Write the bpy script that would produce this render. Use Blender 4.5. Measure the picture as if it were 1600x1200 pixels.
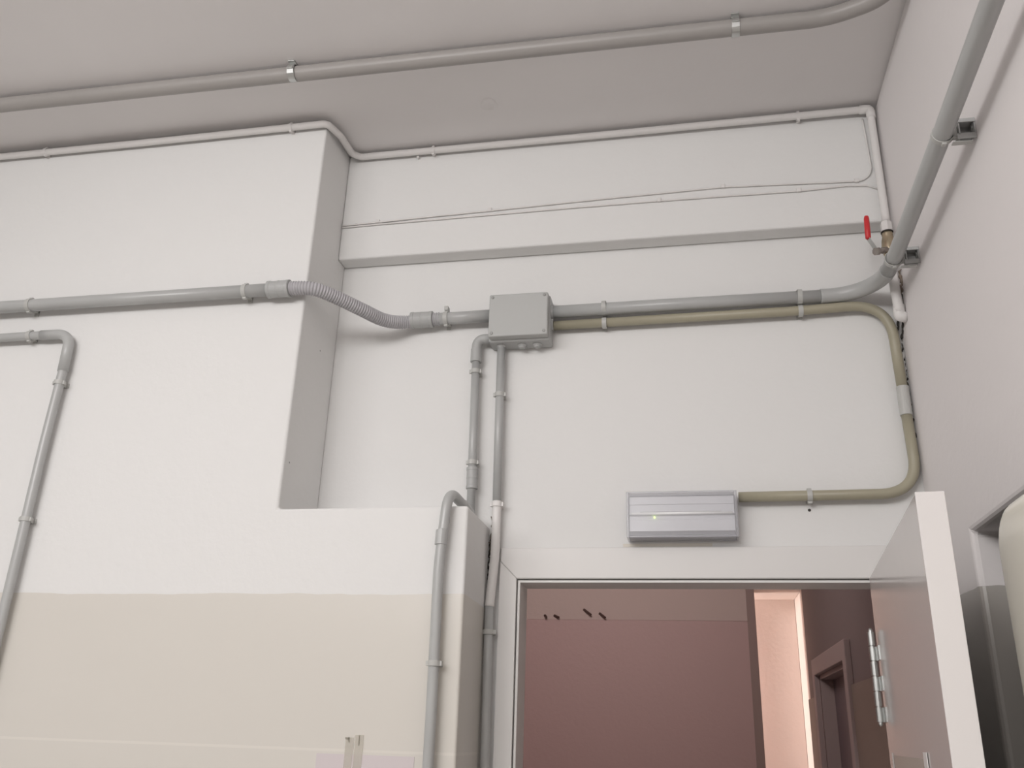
import bpy, bmesh, math, random
from mathutils import Vector, Matrix
random.seed(7)
for o in list(bpy.data.objects): bpy.data.objects.remove(o)
S = bpy.context.scene
COL = S.collection

# ---------------------------------------------------------------- camera
def make_camera():
    yaw, pit, rol = math.radians(-11.61), math.radians(21.37), math.radians(1.873)
    cy, sy, cp, sp, cr, sr = math.cos(yaw), math.sin(yaw), math.cos(pit), math.sin(pit), math.cos(rol), math.sin(rol)
    f = Vector((sy*cp, cy*cp, sp)); r = Vector((cy, -sy, 0)); u = r.cross(f)
    r2 = cr*r + sr*u; u2 = -sr*r + cr*u
    cd = bpy.data.cameras.new('camera'); co = bpy.data.objects.new('camera', cd); COL.objects.link(co)
    m = Matrix((r2, u2, -f)).transposed().to_4x4(); m.translation = Vector((0, -2.35, 1.65))
    co.matrix_world = m
    cd.sensor_fit = 'HORIZONTAL'; cd.sensor_width = 36; cd.lens = 1391/1600*36; cd.clip_start = .02
    S.camera = co
make_camera()

# ---------------------------------------------------------------- world, lights, exposure
w = bpy.data.worlds.new('world'); S.world = w; w.use_nodes = True
w.node_tree.nodes['Background'].inputs[0].default_value = (.8, .85, 1, 1)
w.node_tree.nodes['Background'].inputs[1].default_value = .2
S.view_settings.view_transform = 'Standard'; S.view_settings.look = 'None'
S.view_settings.exposure = 0.0; S.view_settings.gamma = 1; S.view_settings.use_curve_mapping = False

def area(name, loc, target, size, size_y, power, color):
    l = bpy.data.lights.new(name, 'AREA'); l.shape = 'RECTANGLE'; l.size = size; l.size_y = size_y
    l.energy = power; l.color = color
    o = bpy.data.objects.new(name, l); COL.objects.link(o); o.location = loc
    o.rotation_euler = (Vector(target)-Vector(loc)).to_track_quat('-Z', 'Y').to_euler()
    return o
area('ceiling_tube_light', (-2.0, -2.9, 3.05), (-1.7, -1.9, 1.2), 1.5, .7, 31, (1, .975, .965))
area('ceiling_tube_light', (-.95, -3.9, 3.05), (.3, -.5, 2.2), 1.4, .6, 37, (1, .985, .97))
area('ceiling_fill_light', (-.9, -2.7, 3.0), (-.9, -2.7, 3.39), 2.4, .8, 20, (1, .955, .95))  # added upward fill to brighten the ceiling, not a fitting of the room
area('corridor_light', (-.5, .9, 2.9), (-.6, 2.85, 1.9), .7, .5, 15, (1, .95, .93))
area('alcove_daylight', (-.55, 3.06, 1.9), (.45, 3.2, 1.9), .25, 1.6, 20, (1, .97, .92))

# ---------------------------------------------------------------- materials
def mat(name, col, rough=.6, metal=0., bump=0., bscale=60., var=0., vscale=3., spec=.5, emit=None, alpha=1., coat=0., trans=0.):
    m = bpy.data.materials.new(name); m.use_nodes = True
    nt = m.node_tree; b = nt.nodes['Principled BSDF']
    b.inputs['Base Color'].default_value = (*col, 1); b.inputs['Roughness'].default_value = rough
    b.inputs['Metallic'].default_value = metal; b.inputs['Specular IOR Level'].default_value = spec
    b.inputs['Coat Weight'].default_value = coat; b.inputs['Transmission Weight'].default_value = trans
    b.inputs['Alpha'].default_value = alpha
    if emit: b.inputs['Emission Color'].default_value = (*emit[0], 1); b.inputs['Emission Strength'].default_value = emit[1]
    tc = nt.nodes.new('ShaderNodeTexCoord')
    if var:
        n = nt.nodes.new('ShaderNodeTexNoise'); n.inputs['Scale'].default_value = vscale; n.inputs['Detail'].default_value = 5
        nt.links.new(tc.outputs['Object'], n.inputs['Vector'])
        mp = nt.nodes.new('ShaderNodeMapRange'); mp.inputs[1].default_value = .3; mp.inputs[2].default_value = .7
        mp.inputs[3].default_value = 1-var; mp.inputs[4].default_value = 1
        nt.links.new(n.outputs[0], mp.inputs[0])
        v = nt.nodes.new('ShaderNodeMix'); v.data_type = 'RGBA'; v.blend_type = 'MULTIPLY'; v.inputs[0].default_value = 1
        v.inputs[6].default_value = (*col, 1); nt.links.new(mp.outputs[0], v.inputs[7])
        nt.links.new(v.outputs[2], b.inputs['Base Color'])
    if bump:
        n = nt.nodes.new('ShaderNodeTexNoise'); n.inputs['Scale'].default_value = bscale; n.inputs['Detail'].default_value = 6
        nt.links.new(tc.outputs['Object'], n.inputs['Vector'])
        bp = nt.nodes.new('ShaderNodeBump'); bp.inputs['Strength'].default_value = bump; bp.inputs['Distance'].default_value = .004
        nt.links.new(n.outputs[0], bp.inputs['Height']); nt.links.new(bp.outputs[0], b.inputs['Normal'])
    return m

def mat_dado(name, wall, tile, z0, joint=None, tile_rough=.3, vx=None):
    """wall paint above z0, glazed tile below it, with a hand-cut paint edge and one joint line"""
    m = mat(name, wall, .75, bump=.25, bscale=45)
    nt = m.node_tree; b = nt.nodes['Principled BSDF']; N = nt.nodes.new; L = nt.links.new
    g = N('ShaderNodeNewGeometry'); s = N('ShaderNodeSeparateXYZ'); L(g.outputs['Position'], s.inputs[0])
    n = N('ShaderNodeTexNoise'); n.inputs['Scale'].default_value = 9; L(g.outputs['Position'], n.inputs['Vector'])
    a = N('ShaderNodeMath'); a.operation = 'MULTIPLY_ADD'; a.inputs[1].default_value = .012; L(n.outputs[0], a.inputs[0]); L(s.outputs[2], a.inputs[2])
    c = N('ShaderNodeMath'); c.operation = 'LESS_THAN'; c.inputs[1].default_value = z0+.006; L(a.outputs[0], c.inputs[0])
    tcol = N('ShaderNodeMix'); tcol.data_type = 'RGBA'; tcol.inputs[6].default_value = (*tile, 1)
    tcol.inputs[7].default_value = tuple(min(1, t*1.07) for t in tile)+(1,); tcol.inputs[0].default_value = 0
    if joint:
        d = N('ShaderNodeMath'); d.operation = 'COMPARE'; d.inputs[1].default_value = joint; d.inputs[2].default_value = .003
        L(s.outputs[2], d.inputs[0]); L(d.outputs[0], tcol.inputs[0])
    mx = N('ShaderNodeMix'); mx.data_type = 'RGBA'; mx.inputs[6].default_value = (*wall, 1)
    L(c.outputs[0], mx.inputs[0]); L(tcol.outputs[2], mx.inputs[7]); L(mx.outputs[2], b.inputs['Base Color'])
    r = N('ShaderNodeMapRange'); r.inputs[3].default_value = .75; r.inputs[4].default_value = tile_rough
    L(c.outputs[0], r.inputs[0]); L(r.outputs[0], b.inputs['Roughness'])
    # bump only on the paint
    bp = [x for x in nt.nodes if x.type == 'BUMP'][0]
    r2 = N('ShaderNodeMapRange'); r2.inputs[3].default_value = .25; r2.inputs[4].default_value = .02
    L(c.outputs[0], r2.inputs[0]); L(r2.outputs[0], bp.inputs['Strength'])
    return m

WHITE = (.79, .785, .775)
M = dict(
    wall=mat('wall_paint', WHITE, .75, bump=.25, bscale=45),
    ceil=mat('ceiling_paint', (.84, .815, .81), .85, bump=.12, bscale=40, var=.05, vscale=2),
    pier=mat_dado('pier_paint_and_tile', WHITE, (.70, .67, .62), 1.953, 1.6, .28),
    rwall=mat_dado('right_wall_paint_and_tile', (.80, .765, .76), (.46, .435, .405), 1.963, None, .25),
    frame=mat('door_frame_paint', (.76, .745, .73), .45),
    seal=mat('rubber_seal', (.16, .15, .14), .6),
    leaf=mat('door_leaf_gloss_paint', (.58, .545, .53), .16, spec=.6, bump=.03, bscale=15),
    leafedge=mat('door_leaf_edge_paint', (.76, .73, .72), .5),
    steel=mat('zinc_plated_steel', (.60, .61, .60), .38, metal=1),
    grey=mat('grey_conduit_plastic', (.46, .465, .46), .3, var=.06, vscale=8),
    lidgrey=mat('box_lid_plastic', (.47, .475, .465), .5),
    greyd=mat('grey_fitting_plastic', (.43, .435, .43), .45),
    hose=mat('grey_corrugated_plastic', (.46, .45, .47), .42),
    beige=mat('beige_conduit_plastic', (.39, .36, .27), .4, var=.10, vscale=6),
    clip=mat('pale_grey_clip_plastic', (.50, .50, .48), .45),
    paint=mat('thick_white_paint', (.77, .75, .735), .5, bump=.5, bscale=30),
    cond=mat('ceiling_conduit_plastic', (.37, .35, .335), .4, var=.05, vscale=5),
    brass=mat('valve_brass', (.50, .42, .30), .35, metal=.8, var=.3, vscale=40),
    valve=mat('valve_nickel', (.42, .38, .35), .35, metal=.8, var=.3, vscale=60),
    red=mat('red_handle_sleeve', (.62, .03, .035), .4),
    dark=mat('crack_dark', (.05, .045, .04), .9),
    plaster=mat('crumbled_plaster', (.26, .21, .17), .95, bump=1, bscale=120, var=.4, vscale=60),
    pink=mat('pink_wall_paint', (.54, .355, .335), .6, bump=.3, bscale=50),
    pinkband=mat('pale_pink_wall_paint', (.58, .44, .40), .7, bump=.3, bscale=50),
    pinklit=mat('pink_wall_paint_lit', (.74, .62, .565), .7, bump=.3, bscale=50),  # same pink as the corridor wall, strong light put into the colour
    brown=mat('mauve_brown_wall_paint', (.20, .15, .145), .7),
    trimpink=mat('mauve_trim_paint', (.34, .235, .21), .7),
    dado2=mat('brown_dado_paint', (.22, .165, .135), .5),
    frame2=mat('corridor_door_frame_paint', (.32, .24, .23), .5),
    leaf2=mat('corridor_door_leaf_paint', (.15, .11, .12), .5),
    floor=mat('floor_tile', (.62, .59, .56), .4, var=.15, vscale=2),
    fridge=mat('cream_enamel', (.82, .79, .70), .25, coat=.3),
    seal2=mat('grey_door_gasket', (.35, .34, .32), .6),
    screw=mat('dull_screw_steel', (.35, .35, .34), .4, metal=.7),
    paper=mat('pale_lilac_paper', (.66, .60, .61), .8),
    tape=mat('clear_yellowed_tape', (.74, .70, .62), .25, alpha=.35),
    tapeedge=mat('tape_edge_grime', (.30, .27, .22), .6),
    lens=mat('clear_ribbed_cover', (.75, .75, .79), .2, trans=.0, alpha=.16),
    lensrim=mat('clear_cover_thick_rim', (.62, .62, .66), .2, alpha=.45),
    body=mat('emergency_light_white_plastic', (.45, .45, .48), .35),
    refl=mat('emergency_light_reflector', (.70, .70, .73), .3),
    led=mat('green_led', (.6, .8, .3), .4, emit=((.75, 1, .35), 1.3)),
    tube=mat('highlight_white', (.97, .97, .97), .12, spec=1.0),  # near-white gloss that paints a reflected highlight
    peg=mat('dark_rusty_peg', (.10, .055, .045), .7),
    stain=mat('yellowish_stain', (.74, .70, .63), .8),
)

# ---------------------------------------------------------------- helpers
def obj(name, bm, m, parent=None, smooth=False, bevel=0, seg=2):
    me = bpy.data.meshes.new(name); bmesh.ops.recalc_face_normals(bm, faces=bm.faces); bm.to_mesh(me); bm.free()
    me.materials.append(M[m] if isinstance(m, str) else m)
    if smooth:
        for p in me.polygons: p.use_smooth = True
    o = bpy.data.objects.new(name, me); COL.objects.link(o)
    if parent:
        o.parent = parent; o.matrix_parent_inverse = Matrix.Identity(4)
        o.location = -parent.location
    if bevel:
        b = o.modifiers.new('bevel', 'BEVEL'); b.width = bevel; b.segments = seg; b.limit_method = 'ANGLE'; b.angle_limit = math.radians(40)
    return o

def thing(name, label, cat, loc=(0, 0, 0), group=None):
    o = bpy.data.objects.new(name, None); COL.objects.link(o); o.location = loc
    o['label'] = label; o['category'] = cat
    o.empty_display_size = .05
    if group: o['group'] = group
    return o
def tag(o, label, cat, group=None):
    o['label'] = label; o['category'] = cat
    if group: o['group'] = group
    return o
def struct(name, bm, m, parent=None, **k):
    o = obj(name, bm, m, parent, **k)
    if not parent: o['kind'] = 'structure'
    return o

def box(bm, x0, x1, y0, y1, z0, z1, rot=None):
    vs = [Vector((x, y, z)) for x in (x0, x1) for y in (y0, y1) for z in (z0, z1)]
    if rot: vs = [rot @ v for v in vs]
    v = [bm.verts.new(p) for p in vs]
    for f in ((0, 1, 3, 2), (4, 6, 7, 5), (0, 4, 5, 1), (2, 3, 7, 6), (0, 2, 6, 4), (1, 5, 7, 3)):
        bm.faces.new([v[i] for i in f])
def B(*a):
    bm = bmesh.new(); box(bm, *a); return bm
def prism(pts, axis, a, b):
    """extrude a 2-D outline (list of pairs) along an axis between a and b"""
    bm = bmesh.new()
    def P(p, t):
        return {'x': (t, p[0], p[1]), 'y': (p[0], t, p[1]), 'z': (p[0], p[1], t)}[axis]
    A = [bm.verts.new(P(p, a)) for p in pts]; C = [bm.verts.new(P(p, b)) for p in pts]
    bm.faces.new(A); bm.faces.new(C[::-1])
    n = len(pts)
    for i in range(n): bm.faces.new((A[i], A[(i+1) % n], C[(i+1) % n], C[i]))
    return bm

def fillet(pts, rad, n=8):
    """round the corners of a polyline"""
    pts = [Vector(p) for p in pts]
    if not isinstance(rad, (list, tuple)): rad = [rad]*len(pts)
    out = [pts[0]]
    for i in range(1, len(pts)-1):
        a, b, c = pts[i-1], pts[i], pts[i+1]; u = (a-b); v = (c-b)
        ang = u.angle(v)
        if ang > math.radians(178) or rad[i] <= 0: out.append(b); continue
        d = min(rad[i]/math.tan(ang/2), u.length*.49, v.length*.49)
        p, q = b+u.normalized()*d, b+v.normalized()*d
        for k in range(n+1):
            t = k/n; e = p.lerp(b, t).lerp(b.lerp(q, t), t); out.append(e)
    out.append(pts[-1]); return out

def tube(pts, r, n=20, bm=None, cap=True, jitter=0):
    """sweep a circle along a polyline; r is a number or one radius per point"""
    bm = bm or bmesh.new(); pts = [Vector(p) for p in pts]
    rs = r if isinstance(r, (list, tuple)) else [r]*len(pts)
    ups = None; rings = []
    for i, p in enumerate(pts):
        if i == 0: t = pts[1]-p
        elif i == len(pts)-1: t = p-pts[i-1]
        else: t = (pts[i+1]-p).normalized()+(p-pts[i-1]).normalized()
        t.normalize()
        if ups is None:
            ups = Vector((0, 0, 1)) if abs(t.z) < .9 else Vector((0, 1, 0))
        a = (ups-t*ups.dot(t)).normalized(); ups = a; b = t.cross(a)
        ring = []
        for k in range(n):
            q = 2*math.pi*k/n; rr = rs[i]*(1+(random.uniform(-jitter, jitter) if jitter else 0))
            ring.append(bm.verts.new(p+(a*math.cos(q)+b*math.sin(q))*rr))
        rings.append(ring)
    for i in range(len(rings)-1):
        for k in range(n):
            bm.faces.new((rings[i][k], rings[i][(k+1) % n], rings[i+1][(k+1) % n], rings[i+1][k]))
    if cap: bm.faces.new(rings[0][::-1]); bm.faces.new(rings[-1])
    return bm
def dense(pts, step):
    pts = [Vector(p) for p in pts]; out = [pts[0]]
    for a, b in zip(pts, pts[1:]):
        k = max(1, int((b-a).length/step))
        for i in range(1, k+1): out.append(a.lerp(b, i/k))
    return out

def sleeve(p, q, r, lip=.0012):
    """a pipe coupling from p to q: cylinder with a slightly thicker collar at each mouth"""
    p, q = Vector(p), Vector(q); d = q-p
    f = [0, .02, .14, .16, .46, .48, .52, .54, .84, .86, .98, 1]
    rr = [r-.001, r+lip, r+lip, r, r, r+lip*.6, r+lip*.6, r, r, r+lip, r+lip, r-.001]
    return tube([p+d*t for t in f], rr, 28)

def make_clip(parent, c, ax, nrm, r, gap, m='clip', wid=.013, name='pipe_clip', ear=.0062):
    """open spring clip: curved band hugging the pipe, two lips and a foot that stands on the wall.
    c pipe centre, ax pipe direction, nrm from the wall to the pipe, gap pipe centre to wall"""
    c, ax, nrm = Vector(c), Vector(ax).normalized(), Vector(nrm).normalized(); s = ax.cross(nrm).normalized()
    bm = bmesh.new(); t = .0024; n = 26; R0, R1 = r+.0003, r+t
    def P(a, b, k): return c+nrm*a+s*b+ax*k*wid/2
    a0 = math.radians(-172); prev = None
    for i in range(n+1):
        q = a0+(-2*a0)*i/n
        ring = []
        for rr in (R0, R1):
            for k in (-1, 1): ring.append(bm.verts.new(P(math.cos(q)*rr, math.sin(q)*rr, k)))
        if prev:
            for x, y in ((0, 1), (1, 3), (3, 2), (2, 0)): bm.faces.new((prev[x], prev[y], ring[y], ring[x]))
        else: bm.faces.new((ring[0], ring[1], ring[3], ring[2]))
        prev = ring
    bm.faces.new((prev[0], prev[2], prev[3], prev[1]))
    mw = Matrix((nrm, s, ax)).transposed().to_4x4(); mw.translation = c
    # foot and the two ears
    gap -= .0004
    box(bm, -gap, -r*.9, -r*.62, r*.62, -wid/2, wid/2, mw)
    box(bm, -gap, -gap+.0035, -r*1.12, r*1.12, -wid/2, wid/2, mw)
    for sg in (-1, 1):
        lo, hi = sorted((sg*(r+.0005), sg*(r+ear)))
        box(bm, -.004, .0045, lo, hi, -wid*.42, wid*.42, mw)
    return obj(name, bm, m, parent, bevel=.0006)

def screwhead(bm, c, nrm, r):
    c, nrm = Vector(c), Vector(nrm)
    tube([c, c+nrm*.0012, c+nrm*.002], [r, r, r*.7], 14, bm)

# ---------------------------------------------------------------- the room shell
BX = .588                 # right wall
PX, PD = -1.038, -.25     # pier: right flank of its tall part, front
LX, LZ = -.532, 2.17      # right flank and top of the low part of the pier
CZ = 3.39
BZ, BD = 3.006, -.06      # beam on the back wall
OL, OR, OT = -.452, .474, 2.03    # door opening

def wall_with_hole():
    bm = bmesh.new(); y0, y1 = 0, .12
    box(bm, -4.2, OL, y0, y1, 0, CZ); box(bm, OR, BX+1.0, y0, y1, 0, CZ); box(bm, OL, OR, y0, y1, OT, CZ)
    bmesh.ops.remove_doubles(bm, verts=bm.verts, dist=1e-5)
    return bm
wb = struct('wall_back', wall_with_hole(), 'wall')
# beam: upper part of the wall that stands forward
struct('wall_back_beam', B(PX, BX, BD, 0, BZ, CZ), 'wall', bevel=.006)
# L-shaped pier at the left
pier = prism([(-4.2, 0), (LX, 0), (LX, LZ), (PX, LZ), (PX, CZ), (-4.2, CZ)], 'y', PD, 0)
struct('wall_pier', pier, 'pier', bevel=.007, seg=3)
struct('ceiling', B(-4.3, BX+1.1, -6.2, .12, CZ, CZ+.1), 'ceil')
struct('floor', B(-4.3, BX+1.1, -6.2, 4.0, -.1, 0), 'floor')
struct('wall_left', B(-4.3, -4.2, -6.2, .12, 0, CZ), 'wall')
struct('wall_front', B(-4.3, BX+1.1, -6.3, -6.2, 0, CZ), 'wall')
# right wall with the deep recess
RY0, RY1, RZ = -.33, -1.62, 2.075
bm = bmesh.new()
outer = [(0, 0), (RY0, 0), (RY0, RZ), (RY1, RZ), (RY1, 0), (-6.2, 0), (-6.2, CZ), (0, CZ)]
bm.free()
bm = prism(outer, 'x', BX, BX+.9)
struct('wall_right', bm, 'rwall', bevel=.012, seg=3)
struct('wall_right_recess_back', B(BX+.9, BX+1.0, -6.2, .12, 0, CZ), 'rwall')

# shallow patched dent in the ceiling and paint bump
bm = bmesh.new()
for k in range(3):
    n = 22; c = Vector((-.53+.004*k, -.245, CZ))
ring = []
for q in range(24):
    a = 2*math.pi*q/24; ring.append(bm.verts.new((-.53+.026*math.cos(a)*(1+.12*math.sin(3*a)), -.245+.03*math.sin(a), CZ-.0005)))
ring2 = []
for q in range(24):
    a = 2*math.pi*q/24; ring2.append(bm.verts.new((-.53+.019*math.cos(a), -.245+.022*math.sin(a)*(1+.1*math.cos(2*a)), CZ-.003)))
ring3 = []
for q in range(24):
    a = 2*math.pi*q/24; ring3.append(bm.verts.new((-.53+.013*math.cos(a), -.243+.015*math.sin(a), CZ-.0008)))
for q in range(24):
    bm.faces.new((ring[q], ring[(q+1) % 24], ring2[(q+1) % 24], ring2[q]))
    bm.faces.new((ring2[q], ring2[(q+1) % 24], ring3[(q+1) % 24], ring3[q]))
bm.faces.new(ring3)
o = struct('ceiling_patch', bm, 'ceil', smooth=True)

# cracks along the corners
def crack(name, pts, wid, m='dark', nrm=(0, -1, 0)):
    bm = bmesh.new(); rnd = random.Random(len(pts)+int(abs(pts[0][2])*100))
    P = dense(pts, .006); ws = [wid*rnd.uniform(.25, 1) for _ in P]; ws[0] = ws[-1] = wid*.1
    Pj = [p+Vector((rnd.uniform(-1, 1)*wid*.6, 0, 0)) for p in P]
    tube(Pj, ws, 6, bm)
    o = obj(name, bm, m, wb); return o
crack('crack', [(BX-.004, -.006, 2.80), (BX-.002, -.004, 2.74), (BX-.006, -.004, 2.70), (BX-.018, -.002, 2.693)], .0045)
crack('crack', [(BX-.003, -.004, 2.66), (BX-.003, -.003, 2.56), (BX-.0015, -.003, 2.44), (BX-.001, -.003, 2.39)], .0035)
crack('crack', [(LX+.003, -.003, 2.14), (LX+.003, -.003, 2.06), (LX+.002, -.003, 1.98)], .0045)
crack('crumbled_plaster', [(LX+.006, -.002, 2.20), (LX+.010, -.002, 2.16), (LX+.007, -.002, 2.09)], .007, 'plaster')
crack('crumbled_plaster', [(BX-.003, -.095, 2.835), (BX-.003, -.088, 2.80), (BX-.002, -.078, 2.765)], .0065, 'plaster')
crack('crack', [(BX-.002, -.072, 2.775), (BX-.001, -.062, 2.745), (BX-.002, -.045, 2.70), (BX-.006, -.012, 2.665)], .0048)
crack('painted_seam', [(BX-.006, -.012, 2.63), (BX-.006, -.012, 2.55), (BX-.004, -.010, 2.44)], .0035, 'paint')

# two nail holes in the flank of the pier
for y, z in ((-.110, 2.675), (-.218, 2.303)):
    obj('nail_hole', tube([(PX+.0003, y, z), (PX+.0008, y, z)], .0026, 8), 'screw', wb)

# ---------------------------------------------------------------- door frame
fr = bpy.data.objects.new('trim_2', None); COL.objects.link(fr); fr['kind'] = 'structure'
ct, cl = .082, .046
bm = bmesh.new()
def plate(bm, outline, y0, y1):
    b2 = prism(outline, 'y', y0, y1); me = bpy.data.meshes.new('t'); b2.to_mesh(me); b2.free(); bm.from_mesh(me); bpy.data.meshes.remove(me)
obj('casing', prism([(OL-cl, 0), (OL, 0), (OL, OT), (OL-cl, OT+cl)], 'y', -.0085, 0), 'frame', fr, bevel=.0006)
obj('casing', prism([(OL-cl, OT+cl), (OL, OT), (OR, OT), (OR+cl, OT+cl), (OR+cl, OT+ct), (OL-cl, OT+ct)], 'y', -.008, 0), 'frame', fr, bevel=.003)
obj('casing', prism([(OR, 0), (OR+cl, 0), (OR+cl, OT+cl), (OR, OT)], 'y', -.0085, 0), 'frame', fr, bevel=.0006)
# dark seal groove, then the lining
def ring(name, m, ins0, ins1, y0, y1, bevel=0):
    a, b = ins0, ins1
    bm = prism([(OL+a, 0), (OL+b, 0), (OL+b, OT-b), (OR-b, OT-b), (OR-b, 0), (OR-a, 0), (OR-a, OT-a), (OL+a, OT-a)], 'y', y0, y1)
    return obj(name, bm, m, fr, bevel=bevel)
ring('seal', 'seal', 0, .0035, .002, .01)
ring('lining', 'frame', .0035, .010, -.004, .102, .001)

# ---------------------------------------------------------------- door leaf, opened into the room
leaf = bpy.data.objects.new('door_1', None); COL.objects.link(leaf); leaf.location = (.433, -.004, 0); leaf['kind'] = 'structure'
leaf['label'] = 'glossy off-white door leaf standing open into the room'
hx, hy = .433, -.004
d = Vector((.362-.433, -.852, 0)).normalized(); nL = Vector((d.y, -d.x, 0))   # nL points to -x (visible face)
Wd, Td = .853, .042
def leaf_pt(a, t, z): p = Vector((hx, hy, 0))+d*a-nL*t; return (p.x, p.y, z)
def leaf_box(bm, a0, a1, t0, t1, z0, z1):
    vs = [leaf_pt(a, t, z) for a in (a0, a1) for t in (t0, t1) for z in (z0, z1)]
    v = [bm.verts.new(p) for p in vs]
    for f in ((0, 1, 3, 2), (4, 6, 7, 5), (0, 4, 5, 1), (2, 3, 7, 6), (0, 2, 6, 4), (1, 5, 7, 3)): bm.faces.new([v[i] for i in f])
bm = bmesh.new(); leaf_box(bm, .006, Wd-.004, 0, Td, .01, 2.03)
obj('leaf', bm, 'leaf', leaf, bevel=.0015)
bm = bmesh.new(); leaf_box(bm, Wd-.004, Wd, -.001, Td+.001, .01, 2.031)
e = obj('edge_strip', bm, 'leafedge', leaf, bevel=.0012); e['label'] = 'pale edge strip of the door leaf'
# hinge
def hinge(zc):
    hp = Vector((hx-.013, hy-.012, 0)); n = 6; hh = .205; z0 = zc-hh/2
    bm = bmesh.new(); 
    for k in range(n):
        a = z0+hh*k/n+.0012; b = z0+hh*(k+1)/n-.0012
        tube([hp+Vector((0, 0, a)), hp+Vector((0, 0, b))], .0082, 18, bm)
    tube([hp+Vector((0, 0, z0-.008)), hp+Vector((0, 0, z0-.004)), hp+Vector((0, 0, z0+hh+.003)), hp+Vector((0, 0, z0+hh+.007))], [.003, .0052, .0052, .003], 14, bm)
    h = obj('hinge', bm, 'steel', leaf, smooth=False); h['label'] = 'zinc butt hinge with six knuckles'
    for k in range(n):
        if k % 2 == 0:
            bm = bmesh.new(); a = z0+hh*k/n+.001; b = z0+hh*(k+1)/n-.001
            leaf_box(bm, .012, .052, -.0022, .0008, a, b)
            p = hp
            vs = [(p.x, p.y-.006, a), (p.x+.003, p.y-.006, a), leaf_pt(.016, 0, a), leaf_pt(.016, -.0022, a)]
            lo = [bm.verts.new(v) for v in vs]; hi = [bm.verts.new((v[0], v[1], b)) for v in vs]
            bm.faces.new(lo); bm.faces.new(hi[::-1])
            for i in range(4): bm.faces.new((lo[i], lo[(i+1) % 4], hi[(i+1) % 4], hi[i]))
            t = obj('hinge_plate', bm, 'steel', h); t.location = (0, 0, 0); 
hinge(1.80)
hinge(.35)
# yellowed tape on the leaf
bm = bmesh.new(); leaf_box(bm, .085, .60, -.0012, -.0002, 1.50, 1.629)
tp = obj('clear_tape', bm, 'tape'); tag(tp, 'yellowed patch of clear tape stuck across the open door leaf', 'tape')
bm = bmesh.new(); leaf_box(bm, .575, .615, -.0026, -.0012, 1.50, 1.640); obj('folded_edge', bm, 'leafedge', tp)
bm = bmesh.new(); leaf_box(bm, .08, .095, -.002, -.0012, 1.50, 1.634); obj('folded_edge', bm, 'leafedge', tp)

# ---------------------------------------------------------------- corridor beyond the door
bm = bmesh.new(); box(bm, -2.4, .30, 2.85, 2.97, 0, 2.262)
struct('wall_corridor_back', bm, 'pink')
struct('wall_corridor_back_upper', B(-2.4, .30, 2.848, 2.97, 2.262, 3.1), 'pinkband')
struct('trim_3', B(.30, .345, 2.845, 2.98, 0, 3.1), 'trimpink')
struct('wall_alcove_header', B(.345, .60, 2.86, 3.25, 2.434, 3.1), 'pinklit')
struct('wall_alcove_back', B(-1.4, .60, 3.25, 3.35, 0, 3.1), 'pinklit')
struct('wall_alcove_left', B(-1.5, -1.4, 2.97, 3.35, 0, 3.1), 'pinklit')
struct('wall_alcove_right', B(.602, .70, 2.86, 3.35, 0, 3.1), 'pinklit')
DY0, DY1, DZ = 1.50, 2.42, 1.955
bm = bmesh.new(); box(bm, .60, .72, .12, DY0, 0, 3.1); box(bm, .60, .72, DY1, 2.86, 0, 3.1); box(bm, .60, .72, DY0, DY1, DZ, 3.1)
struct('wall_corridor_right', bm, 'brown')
bm = bmesh.new(); box(bm, .588, .60, .125, DY0-.075, 0, 1.86); box(bm, .588, .60, DY1+.075, 2.855, 0, 1.86)
struct('trim_4', bm, 'dado2')
struct('wall_corridor_left', B(-2.5, -2.4, .12, 2.97, 0, 3.1), 'pink')
struct('ceiling_corridor', B(-2.5, .72, .12, 3.35, 3.1, 3.2), 'pinkband')
bm = B(-2.4, OL-.0, .1205, .125, 0, 3.1); struct('wall_corridor_front', bm, 'pink')
d2 = bpy.data.objects.new('door_2', None); COL.objects.link(d2); d2['kind'] = 'structure'
g = .075
bm = prism([(DY0-g, 0), (DY0, 0), (DY0, DZ), (DY1, DZ), (DY1, 0), (DY1+g, 0), (DY1+g, DZ+g), (DY0-g, DZ+g)], 'x', .575, .60)
obj('door_frame', bm, 'frame2', d2, bevel=.003)
bm = prism([(DY0, 0), (DY0+.02, 0), (DY0+.02, DZ-.02), (DY1-.02, DZ-.02), (DY1-.02, 0), (DY1, 0), (DY1, DZ), (DY0, DZ)], 'x', .60, .70)
obj('door_lining', bm, 'frame2', d2)
obj('door_leaf', B(.66, .69, DY0+.02, 1.952, .01, DZ-.02), 'leaf2', d2)
obj('door_leaf', B(.66, .69, 1.960, DY1-.02, .01, DZ-.02), 'leaf2', d2)
# four dark pegs in the far corridor wall
pegs = [((-.605, 2.85, 2.318), (.045, -.03, -.032), 'upper dark peg left of the pair in the pink wall beyond the doorway'),
        ((-.515, 2.85, 2.297), (.035, -.03, -.026), 'dark peg right of the pair in the pink wall beyond the doorway'),
        ((-.83, 2.85, 2.283), (.014, -.03, -.012), 'short dark stub nearest the left door jamb on the pink wall'),
        ((-.775, 2.85, 2.283), (.03, -.025, -.012), 'short dark stub between the jamb stub and the larger pegs')]
for p, dv, lab in pegs:
    p = Vector(p); dv = Vector(dv)
    o = obj('wall_peg', tube([p, p+dv*.5, p+dv], [.0075, .0065, .0055], 10), 'peg'); tag(o, lab, 'peg', 'pegs in the pink corridor wall')

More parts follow.
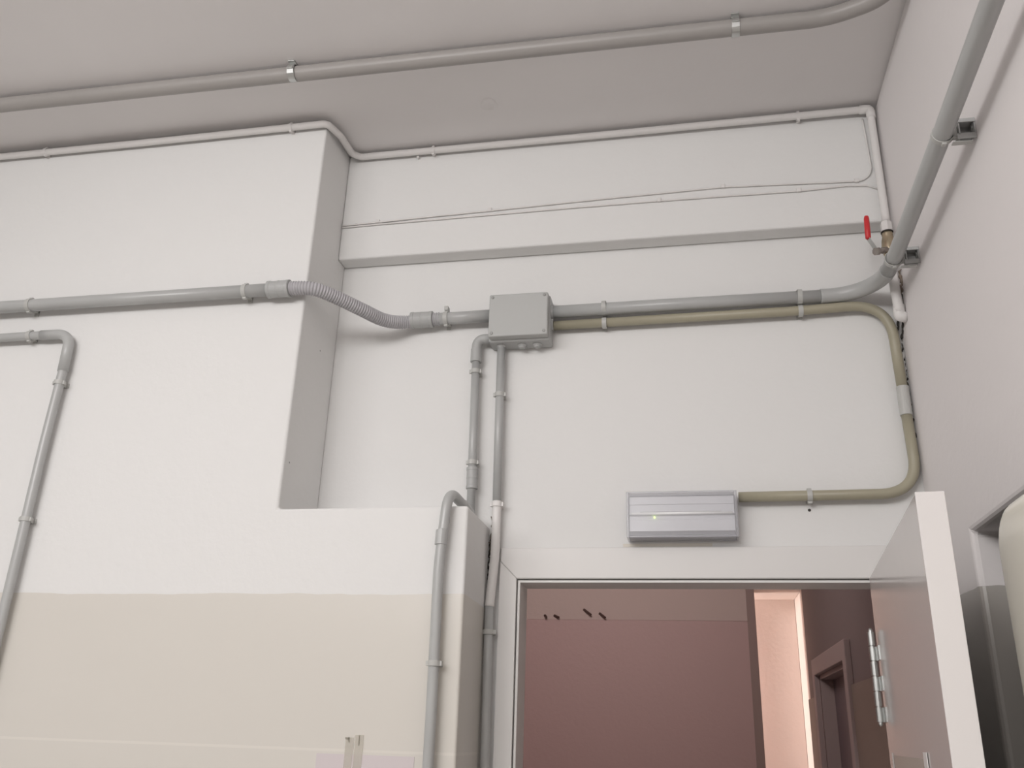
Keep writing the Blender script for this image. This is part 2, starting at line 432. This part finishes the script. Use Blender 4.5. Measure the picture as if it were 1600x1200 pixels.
# ---------------------------------------------------------------- ceiling conduit
N = Vector
cc = thing('ceiling_conduit', 'thick grey conduit running along the ceiling, bending at the right corner', 'pipe', (-1, -.49, 3.36))
pts = fillet([(-4.15, -.515, 3.362), (-1.9, -.50, 3.362), (.40, -.475, 3.362), (.548, -.53, 3.362), (.556, -1.4, 3.362), (.556, -6.15, 3.362)], [0, 5, .30, .22, 3, 0], 12)
obj('pipe', tube(pts, .0215, 28), 'cond', cc, smooth=True)
for x, y in ((-1.04, -.494), (.173, -.478), (-2.3, -.505)):
    k = make_clip(cc, (x, y, 3.362), (1, .01, 0), (0, 0, -1), .0218, .028, 'steel', .020, 'steel_strap')

# ---------------------------------------------------------------- white painted gas pipe
gp = thing('gas_pipe', 'thin white painted pipe under the ceiling, dropping down the right corner', 'pipe', (-1, -.27, 3.36))
top = fillet([(-4.15, PD-.018, 3.392-.022), (-1.6, PD-.018, 3.360), (-1.03, PD-.018, 3.362), (-1.012, -.20, 3.364), (-1.012, -.10, 3.370), (-.99, BD-.018, 3.371), (-.2, BD-.018, 3.369), (.569, -.082, 3.369), (.569, -.088, 2.986)],
             [0, 1, .02, .03, .03, .02, 1, .012, 0], 6)
obj('pipe', tube(dense(top, .03), .0108, 16, jitter=.02), 'paint', gp, smooth=True)
low = [(.566, -.09, 2.8615), (.566, -.09, 2.79), (.568, -.088, 2.745), (.570, -.084, 2.725), (.571, -.079, 2.712)]
obj('pipe', tube(dense(low, .012), .0125, 16, jitter=.05), 'paint', gp, smooth=True)
obj('elbow', tube(fillet([(.571, -.080, 2.735), (.571, -.077, 2.704), (.5875, -.075, 2.702)], .012), .0145, 18, jitter=.03), 'paint', gp, smooth=True)
obj('elbow', tube(fillet([(.54, -.082, 3.369), (.569, -.082, 3.369), (.569, -.085, 3.335)], .012), .0128, 18, jitter=.03), 'paint', gp, smooth=True)
for (x, y, z) in ((-1.147, PD-.018, 3.361), (-2.0, PD-.018, 3.363), (-.747, BD-.018, 3.370), (.369, BD-.019, 3.369)):
    make_clip(gp, (x, y, z), (1, 0, 0), (0, -1, 0), .0102, .018, 'paint', .010)
o = obj('pipe_clip', tube([(-.80, BD, 3.357), (-.80, BD-.012, 3.356)], .004, 8), 'paint', gp)
# small wall tie between pipe and its shadow gap, down the corner

# ball valve with red lever
bv = thing('ball_valve', 'small brass ball valve with red lever handle on the white corner pipe', 'valve', (.566, -.09, 2.86))
c = N((.566, -.09, 0))
def Z(z, dx=0, dy=0): return (c.x+dx, c.y+dy, z)
obj('union_nut', tube([Z(2.985), Z(2.98), Z(2.958), Z(2.952)], [.0115, .0155, .0155, .0135], 6), 'paint', bv)
obj('valve_body', tube([Z(2.952), Z(2.944), Z(2.940), Z(2.926), Z(2.912), Z(2.898), Z(2.886), Z(2.88), Z(2.868), Z(2.862)], [.0125, .0150, .0135, .0170, .0185, .0185, .0165, .0145, .0155, .0120], 20), 'brass', bv, smooth=True)
obj('sealing_ring', tube([Z(2.9525), Z(2.950)], [.0163, .0163], 20), 'dark', bv)
# stem sticks out to the left/front
s0 = N((.556, -.10, 2.892)); s1 = N((.522, -.124, 2.876))
obj('stem', tube([s0, s0.lerp(s1, .35), s0.lerp(s1, .36), s0.lerp(s1, .7), s0.lerp(s1, .72), s1], [.0095, .0095, .0070, .0070, .0105, .0105], 8), 'valve', bv)
lv = N((.527, -.121, 2.878))
def strap(pts, wdt, th, bm):
    pts = [N(p) for p in pts]; prev = None
    side = N((.35, -.85, 0)).normalized()
    for i, p in enumerate(pts):
        t = (pts[min(i+1, len(pts)-1)]-pts[max(i-1, 0)]).normalized(); n = t.cross(side).normalized(); sd = n.cross(t)
        r = [bm.verts.new(p+sd*a*wdt/2+n*b*th/2) for a, b in ((-1, -1), (1, -1), (1, 1), (-1, 1))]
        if prev:
            for k in range(4): bm.faces.new((prev[k], prev[(k+1) % 4], r[(k+1) % 4], r[k]))
        else: bm.faces.new(r)
        prev = r
    bm.faces.new(prev[::-1])
    return bm
obj('lever', strap([lv+N((.006, 0, -.003)), lv, (.516, -.128, 2.896), (.508, -.131, 2.910), (.5065, -.132, 2.920)], .012, .0035, bmesh.new()), 'steel', bv, bevel=.0006)
hd = obj('lever_grip', tube([(.5070, -.132, 2.911), (.5065, -.132, 2.914), (.5075, -.132, 2.945), (.5085, -.132, 2.974), (.5090, -.132, 2.981), (.5092, -.132, 2.983)], [.0045, .0072, .0075, .0070, .0055, .002], 10), 'red', bv, smooth=True)
hd['label'] = 'red plastic lever sleeve'

# ---------------------------------------------------------------- two white painted cables across the beam
cy = BD-.004
c1 = thing('painted_cable', 'upper thin white painted cable across the beam, curling up the corner pipe', 'cable', (-.3, BD, 3.13), 'painted cables on the beam')
p1 = [(-1.034, cy, 3.126), (-.92, cy, 3.1285), (-.75, cy, 3.134), (-.557, cy, 3.1385), (-.2, cy, 3.149), (.142, cy, 3.156), (.35, cy, 3.147), (.50, cy, 3.140), (.530, cy, 3.142), (.548, cy, 3.157), (.555, cy, 3.18), (.553, cy, 3.25), (.549, cy, 3.35)]
obj('cable', tube(dense(fillet(p1, .03, 5), .02), .0028, 8, jitter=.12), 'paint', c1, smooth=True)
c2 = thing('painted_cable', 'lower thin white painted cable across the beam, ending behind the corner pipe', 'cable', (-.3, BD, 3.12), 'painted cables on the beam')
p2 = [(-1.034, cy, 3.119), (-.92, cy, 3.121), (-.75, cy, 3.122), (-.557, cy, 3.124), (-.3, cy, 3.126), (-.044, cy, 3.126), (.2, cy, 3.124), (.352, cy, 3.122), (.48, cy, 3.127), (.54, cy, 3.122), (.568, cy, 3.107)]
obj('cable', tube(dense(fillet(p2, .03, 5), .02), .0026, 8, jitter=.12), 'paint', c2, smooth=True)
for x, z, c_ in ((-.917, 3.1295, c1), (-.557, 3.1395, c1), (.142, 3.156, c1), (.512, 3.139, c1), (-.044, 3.126, c2), (.352, 3.122, c2)):
    big = False
    bm = bmesh.new(); h = .0085
    box(bm, x-.006, x+.006, BD-.0085, BD, z-h*.45, z+h)
    if big: tube([(x, BD, z-h-.003), (x, BD-.006, z-h-.003)], .004, 8, bm)
    obj('cable_clip', bm, 'paint', c_, bevel=.002)
# hairline gap above the upper cable, where paint never closed
for a, b in ((-1.03, -.985), (-.965, -.935), (-.905, -.86), (-.80, -.70), (-.685, -.60), (-.575, -.45)):
    za, zb = [3.1285+ (x+1.034)*.0235 for x in (a, b)]
    bm = strap([(a, BD-.0006, za+.0005), (b, BD-.0006, zb+.0005)], .004, .0016, bmesh.new())
    obj('crack', tube([(a, BD-.0006, za+.0008), (b, BD-.0006, zb+.0008)], .0019, 6), 'dark', wb)
    
# ---------------------------------------------------------------- grey conduit on the pier (left), hose, conduit to box
LR = .0185; ly = PD-.035
t = thing('conduit', 'grey horizontal conduit across the upper pier, left of the corrugated hose', 'pipe', (-1.5, ly, 2.785))
obj('pipe', tube(dense([(-4.15, ly, 2.792), (-1.13, ly, 2.792)], .5), LR, 26), 'grey', t, smooth=True)
for x in (-1.898, -1.204, -2.7): make_clip(t, (x, ly, 2.792), (1, 0, 0), (0, -1, 0), LR, .035)
hz = thing('corrugated_hose', 'grey corrugated flexible hose bridging from the pier down to the recessed wall', 'hose', (-1, -.2, 2.8))
ctrl = [N((-1.125, ly, 2.792)), N((-1.06, ly, 2.792)), N((-1.0, ly+.012, 2.791)), N((-.95, -.225, 2.784)), N((-.90, -.165, 2.774)), N((-.855, -.095, 2.771)), N((-.81, -.050, 2.782)), N((-.755, -.038, 2.792)), N((-.70, -.036, 2.793))]
def spline(P, n):
    out = []
    for i in range(len(P)-1):
        a, b, c_, d_ = P[max(i-1, 0)], P[i], P[i+1], P[min(i+2, len(P)-1)]
        for k in range(n):
            u = k/n; out.append(.5*((2*b)+(c_-a)*u+(2*a-5*b+4*c_-d_)*u*u+(3*b-a-3*c_+d_)*u**3))
    out.append(P[-1]); return out
sp = spline(ctrl, 60)
L = [0]
for a, b in zip(sp, sp[1:]): L.append(L[-1]+(b-a).length)
step = .00125; P = []; j = 0; s = 0
while s < L[-1]:
    while L[j+1] < s: j += 1
    P.append(sp[j].lerp(sp[j+1], (s-L[j])/(L[j+1]-L[j]))); s += step
rs = [.0190+.0016*math.cos(2*math.pi*i*step/.0075) for i in range(len(P))]
obj('hose', tube(P, rs, 24), 'hose', hz, smooth=True)
o = obj('coupling', sleeve((-1.135, ly, 2.792), (-1.068, ly, 2.792), .024), 'greyd', hz)
o = obj('coupling', sleeve((-.79, -.040, 2.791), (-.722, -.037, 2.793), .024), 'greyd', hz)
t = thing('conduit', 'short grey conduit between the corrugated hose and the junction box', 'pipe', (-.6, -.036, 2.79))
obj('pipe', tube([(-.73, -.036, 2.793), (-.54, -.036, 2.794)], LR, 26), 'grey', t, smooth=True)
make_clip(t, (-.682, -.036, 2.793), (1, 0, 0), (0, -1, 0), LR, .036)
obj('clip_latch', B(-.688, -.676, -.045, -.022, 2.817, 2.832), 'clip', t, bevel=.002)

# ---------------------------------------------------------------- junction box
jb = thing('junction_box', 'square grey plastic junction box with a screwed lid on the white wall', 'junction box', (-.455, 0, 2.78))
x0, x1, z0, z1 = -.540, -.368, 2.700, 2.836
obj('back_box', B(x0-.004, x1+.004, -.062, 0, z0-.004, z1+.002), 'greyd', jb, bevel=.006, seg=3)
lid = obj('lid', B(x0, x1, -.088, -.060, z0+.002, z1), 'lidgrey', jb, bevel=.004, seg=3)
for x in (x0+.010, x1-.010):
    for z in (z0+.013, z1-.010):
        bm = bmesh.new(); screwhead(bm, (x, -.088, z), (0, -1, 0), .0045)
        box(bm, x-.0035, x+.0035, -.0908, -.0902, z-.0006, z+.0006)
        s_ = obj('screw', bm, 'screw', jb)
for x in (-.512, -.450, -.405):
    obj('knockout_gland', tube([(x, -.032, z0-.002), (x, -.032, z0-.006), (x, -.032, z0-.009), (x, -.032, z0-.014)], [.0135, .0135, .0105, .0085], 20), 'greyd', jb, smooth=False)
for z, rr in ((2.795, .0215), (2.757, .0165)):
    obj('knockout_gland', tube([(x1+.003, -.032, z), (x1+.009, -.032, z)], rr, 22), 'greyd', jb)

# ---------------------------------------------------------------- grey conduit right of the box + bend
t = thing('conduit', 'grey conduit running right from the junction box and bending at the corner', 'pipe', (0, -.032, 2.795))
gy = -.034
obj('pipe', tube([(-.37, gy, 2.795), (0, gy, 2.797), (.40, gy, 2.797)], LR, 26), 'grey', t, smooth=True)
bend = spline([N((.385, gy, 2.797)), N((.43, gy, 2.798)), N((.47, -.044, 2.800)), N((.500, -.066, 2.800)), N((.520, -.100, 2.797)), N((.530, -.145, 2.790)), N((.531, -.19, 2.783))], 8)
obj('bend', tube(bend, LR+.0022, 28), 'grey', t, smooth=True)
for x in (-.212, .330): make_clip(t, (x, gy, 2.799), (1, 0, 0), (0, -1, 0), LR, .034, ear=.0032)
t = thing('conduit', 'grey conduit running forward along the right wall near the ceiling', 'pipe', (.53, -.7, 2.77))
rp = [(.531, -.17, 2.784), (.529, -.30, 2.773), (.528, -.76, 2.783), (.527, -1.2, 2.80), (.526, -2.4, 2.84), (.526, -6.1, 2.85)]
obj('pipe', tube(rp, .0188, 26), 'grey', t, smooth=True)
def saddle(y, z, par):
    """spacer clip: flat strap round the pipe, hooked into a U-shaped stand-off on the wall"""
    c_ = N((.529, y, z)); gap = BX-c_.x
    k = make_clip(par, c_, (0, 1, 0), (-1, 0, 0), .0192, gap*.5, 'clip', .011, 'spacer_clip')
    bm = bmesh.new(); zz = z-.010; xa, xb, tw = BX-.032, BX-.0005, .0026; h = .034; hw = .0155
    box(bm, xa, xb, y+hw-tw, y+hw, zz, zz+h)
    box(bm, xa, xa+tw, y-hw+tw, y+hw-tw, zz, zz+h); box(bm, xb-tw, xb, y-hw+tw, y+hw-tw, zz, zz+h)
    box(bm, xa+tw, xb-tw, y-hw+tw, y+hw-tw, zz+h-tw, zz+h); box(bm, xa, xb, y-hw, y-hw+tw, zz+h-.009, zz+h)
    box(bm, xa-.004, xb, y-.012, y-.0095, zz-.010, zz+.002)
    st = obj('stand_off', bm, 'greyd', k, bevel=.0005); st.location = (0, 0, 0)
    bm = B(xa-.012, xb-.006, y-.006, y+.006, zz-.014, zz-.0115)
    lp = obj('hook_lip', bm, 'clip', k, bevel=.0005); lp.location = (0, 0, 0)
    bm = bmesh.new(); tube([(BX-.006, y, zz+.020), (BX-.0035, y, zz+.020)], .006, 12, bm)
    sc = obj('screw', bm, 'screw', k); sc.location = (0, 0, 0)
saddle(-.752, 2.783, t); saddle(-.262, 2.775, t); saddle(-1.5, 2.81, t)

# ---------------------------------------------------------------- beige conduit
by = -.026; br = .0135
t = thing('conduit', 'beige conduit looping from the junction box round the corner to the emergency light', 'pipe', (.2, by, 2.5))
p = fillet([(-.37, by, 2.757), (.47, by, 2.766), (.562, by, 2.745), (.566, by, 2.56), (.566, by, 2.525)], [0, 1, .10, .06, 0], 10)
p = fillet([(-.37, by, 2.755), (.30, by, 2.760), (.560, by, 2.768), (.566, by, 2.510)], [0, 0, .105, 0], 18)
obj('pipe', tube(p, br, 22), 'beige', t, smooth=True)
p = fillet([(.567, by, 2.445), (.572, by, 2.238), (.132, by, 2.236)], [0, .095, 0], 18)
obj('pipe', tube(p, br, 22), 'beige', t, smooth=True)
cp = obj('coupling', tube([(.566, by, 2.525), (.566, by, 2.524), (.5665, by, 2.445), (.5665, by, 2.444)], [.012, .0155, .0155, .012], 22), 'clip', t, smooth=False); cp['label'] = 'pale sleeve joining the beige conduit'
for x, z in ((-.212, 2.7545), (.330, 2.7595)): make_clip(t, (x, by, z), (1, 0, 0), (0, -1, 0), br, -by, ear=.003)
make_clip(t, (.308, by, 2.236), (1, 0, 0), (0, -1, 0), br, -by)
obj('screw_hole', tube([(.308, -.0004, 2.205), (.308, -.001, 2.205)], .004, 10), 'dark', wb)

# ---------------------------------------------------------------- emergency light
em = thing('emergency_light', 'flat rectangular emergency light with ribbed clear cover above the doorway', 'emergency light', (-.015, 0, 2.185))
ex0, ex1, ez0, ez1 = -.156, .126, 2.126, 2.247
obj('housing', B(ex0+.004, ex1-.004, -.030, 0, ez0+.004, ez1-.004), 'body', em, bevel=.003)
# reflector body seen through the cover: stepped profile
prof = [(-.030, ez0+.008), (-.040, ez0+.014), (-.052, ez0+.018), (-.052, ez0+.047), (-.050, ez0+.049), (-.050, ez0+.058), (-.055, ez0+.061), (-.055, ez0+.0635), (-.046, ez0+.066),
        (-.046, ez0+.088), (-.048, ez0+.089), (-.048, ez1-.012), (-.030, ez1-.008)]
obj('reflector', prism(prof, 'x', ex0+.008, ex1-.008), 'refl', em)
rb = obj('highlight_bar', tube([(ex0+.014, -.0565, ez0+.0625), (ex1-.012, -.0565, ez0+.0625)], .0034, 12), 'tube', em, smooth=True)  # white bar standing in for the highlight line reflected in the light
bm = B(ex0+.035, ex1-.040, -.0485, -.045, ez0+.0665, ez0+.0695); obj('slot', bm, 'screw', em)
obj('indicator_lamp', tube([(ex0+.072, -.050, ez0+.0535), (ex0+.072, -.0545, ez0+.0535), (ex0+.072, -.0560, ez0+.0535)], [.0028, .0028, .0015], 12), 'led', em)
# cover: open-backed clear tray with thick rim
bm = bmesh.new(); t_ = .002
box(bm, ex0, ex0+.0065, -.060, -.002, ez0, ez1); box(bm, ex1-.0065, ex1, -.060, -.002, ez0, ez1)
box(bm, ex0+.0065, ex1-.0065, -.060, -.002, ez0, ez0+.006); box(bm, ex0+.0065, ex1-.0065, -.060, -.002, ez1-.006, ez1)
obj('cover_rim', bm, 'lensrim', em, bevel=.0015)
cv = obj('clear_cover', B(ex0+.0065, ex1-.0065, -.060, -.0585, ez0+.006, ez1-.006), 'lens', em)
obj('yellow_stain', B(-.170, .06, -.0004, 0, 2.1135, 2.122), 'stain', wb)

# ---------------------------------------------------------------- vertical conduits under the box
vr = .0118; vy = -.030
t = thing('conduit', 'thin grey vertical conduit from the box elbow down to the pier ledge', 'pipe', (-.585, vy, 2.45))
obj('elbow', tube(fillet([(-.535, vy, 2.722), (-.585, vy, 2.722), (-.586, vy, 2.655)], .042, 12), .0148, 22), 'greyd', t, smooth=True)
obj('elbow_collar', tube([(-.5862, vy, 2.690), (-.5862, vy, 2.689), (-.586, vy, 2.650), (-.586, vy, 2.649)], [.0145, .0162, .0162, .0130], 22), 'greyd', t)
obj('pipe', tube([(-.586, vy, 2.66), (-.583, vy, 2.42), (-.580, vy, 2.19)], vr, 20), 'grey', t, smooth=True)
obj('coupling', sleeve((-.5812, vy, 2.332), (-.580, vy, 2.270), .0155, .0010), 'greyd', t)
make_clip(t, (-.5855, vy, 2.620), (0, 0, 1), (0, -1, 0), vr, -vy)
make_clip(t, (-.5817, vy, 2.346), (0, 0, 1), (0, -1, 0), vr, -vy)
t = thing('conduit', 'grey conduit arching over the pier ledge and running down its front', 'pipe', (-.585, -.275, 1.9))
ar = .0128; ay = PD-.026
p = fillet([(-.588, ay, 0.05), (-.588, ay, 1.7), (-.591, ay, 2.02), (-.578, ay+.002, 2.205), (-.571, -.15, 2.196), (-.574, -.048, 2.190)], [0, 1, 1, .055, .3, 0], 14)
obj('pipe', tube(p, ar, 22), 'grey', t, smooth=True)
obj('coupling', tube([(-.5882, ay, 2.105), (-.588, ay, 2.104), (-.5892, ay, 2.068), (-.5892, ay, 2.067)], [.0130, .0152, .0152, .0130], 22), 'grey', t)
obj('coupling', tube([(-.5716, -.155, 2.196), (-.5716, -.150, 2.196), (-.573, -.075, 2.193), (-.573, -.07, 2.193)], [.0130, .0150, .0150, .0130], 22), 'grey', t)
make_clip(t, (-.588, ay, 1.793), (0, 0, 1), (0, -1, 0), ar, -PD*0+.026)
make_clip(t, (-.588, ay, 0.9), (0, 0, 1), (0, -1, 0), ar, .026)

t = thing('conduit', 'thin vertical conduit under the box centre, white painted part way, beside the door', 'pipe', (-.51, vy, 2.2))
obj('pipe', tube([(-.512, vy, 2.70), (-.5105, vy, 2.45), (-.508, vy, 2.222)], vr, 20), 'grey', t, smooth=True)
pw = spline([N((-.508, vy, 2.235)), N((-.5075, vy, 2.16)), N((-.5085, vy, 2.08)), N((-.514, vy+.002, 2.01)), N((-.518, vy+.002, 1.955))], 8)
pp = obj('painted_section', tube(pw, vr+.0004, 20, jitter=.02), 'paint', t, smooth=True); pp['label'] = 'white painted length of the conduit'
obj('pipe', tube([(-.518, vy+.002, 1.96), (-.5165, vy+.002, 1.80), (-.514, vy+.002, 1.5), (-.514, vy, .05)], vr, 20), 'grey', t, smooth=True)
make_clip(t, (-.5115, vy, 2.545), (0, 0, 1), (0, -1, 0), vr, -vy)
k = make_clip(t, (-.508, vy, 2.226), (0, 0, 1), (0, -1, 0), vr+.0004, -vy, 'paint', .014)
make_clip(t, (-.5178, vy+.002, 1.890), (0, 0, 1), (0, -1, 0), vr, -vy-.002, ear=.0095)

# ---------------------------------------------------------------- left conduit with a corner bend
t = thing('conduit', 'grey conduit at the left edge turning downwards below the upper horizontal one', 'pipe', (-1.75, -.27, 2.4))
lr = .0128; ly2 = PD-.026
p = fillet([(-4.15, ly2, 2.688), (-1.835, ly2, 2.695), (-1.745, ly2, 2.695), (-1.743, ly2, 2.60), (-1.750, ly2, 2.35), (-1.752, ly2, 2.1), (-1.757, ly2, 1.6), (-1.757, ly2, .05)], [0, 0, .055, 0, 0, 0, 0, 0], 14)
obj('pipe', tube(p, lr, 22), 'grey', t, smooth=True)
obj('bend', tube(fillet([(-1.842, ly2, 2.695), (-1.745, ly2, 2.695), (-1.7432, ly2, 2.575)], .056, 14), lr+.0020, 24), 'grey', t, smooth=True)
make_clip(t, (-1.880, ly2, 2.695), (1, 0, 0), (0, -1, 0), lr, .026)
for z in (2.54, 2.145): make_clip(t, (-1.746 if z > 2.3 else -1.752, ly2, z), (0, 0, 1), (0, -1, 0), lr, .026)

# ---------------------------------------------------------------- paper and tape on the tiled pier
bm = B(-.863, -.628, PD-.0012, PD-.0002, 1.30, 1.592)
pa = obj('paper_sheet', bm, 'paper'); tag(pa, 'pale lilac paper sheet taped to the tiled pier at the bottom edge', 'paper')
for a, b, zt in ((-.795, -.776, 1.628), (-.773, -.752, 1.634)):
    o = obj('tape_strip', B(a, b, PD-.0024, PD-.0013, 1.50, zt), 'tape')
    tag(o, 'clear tape strip holding the paper, '+('the left one of two' if a < -.79 else 'the right one of two'), 'tape', 'tape strips on the paper')
    if a < -.79:
        obj('curled_corner', B(a-.001, a+.009, PD-.004, PD-.0024, zt-.003, zt), 'tapeedge', o); obj('curled_corner', B(a+.007, a+.009, PD-.004, PD-.0024, zt-.010, zt), 'tapeedge', o)
    else:
        obj('curled_corner', B(a+.010, a+.0115, PD-.004, PD-.0024, zt-.022, zt), 'tapeedge', o)

# ---------------------------------------------------------------- cream fridge in the recess
fg = thing('refrigerator', 'tall cream enamelled cabinet with rounded corners at the right edge', 'refrigerator', (.8, -1.17, 0))
def rrect(y0, y1, z0, z1, r, n=8):
    pts = []
    for cy_, cz_, a0 in ((y1-r, z1-r, 0), (y0+r, z1-r, 90), (y0+r, z0+r, 180), (y1-r, z0+r, 270)):
        for k in range(n+1):
            a = math.radians(a0+90*k/n); pts.append((cy_+r*math.cos(a), cz_+r*math.sin(a)))
    return pts
FY0, FY1 = -1.53, -.775
obj('door', prism(rrect(FY0, FY1, .10, 2.012, .075), 'x', .492, .555), 'fridge', fg, bevel=.018, seg=5, smooth=True)
obj('gasket', prism(rrect(FY0+.012, FY1-.012, .11, 2.0, .06), 'x', .555, .566), 'seal2', fg)
obj('cabinet', prism(rrect(FY0, FY1, .06, 2.012, .03), 'x', .566, 1.2), 'fridge', fg, bevel=.006)
obj('handle', tube(fillet([(.492, -1.46, 1.35), (.455, -1.46, 1.35), (.455, -1.46, 1.0), (.492, -1.46, 1.0)], .015), .010, 14), 'steel', fg, smooth=True)
for x in (.62, 1.1):
    for y in (FY0+.06, FY1-.06): obj('foot', tube([(x, y, 0), (x, y, .07)], .02, 12), 'seal2', fg)
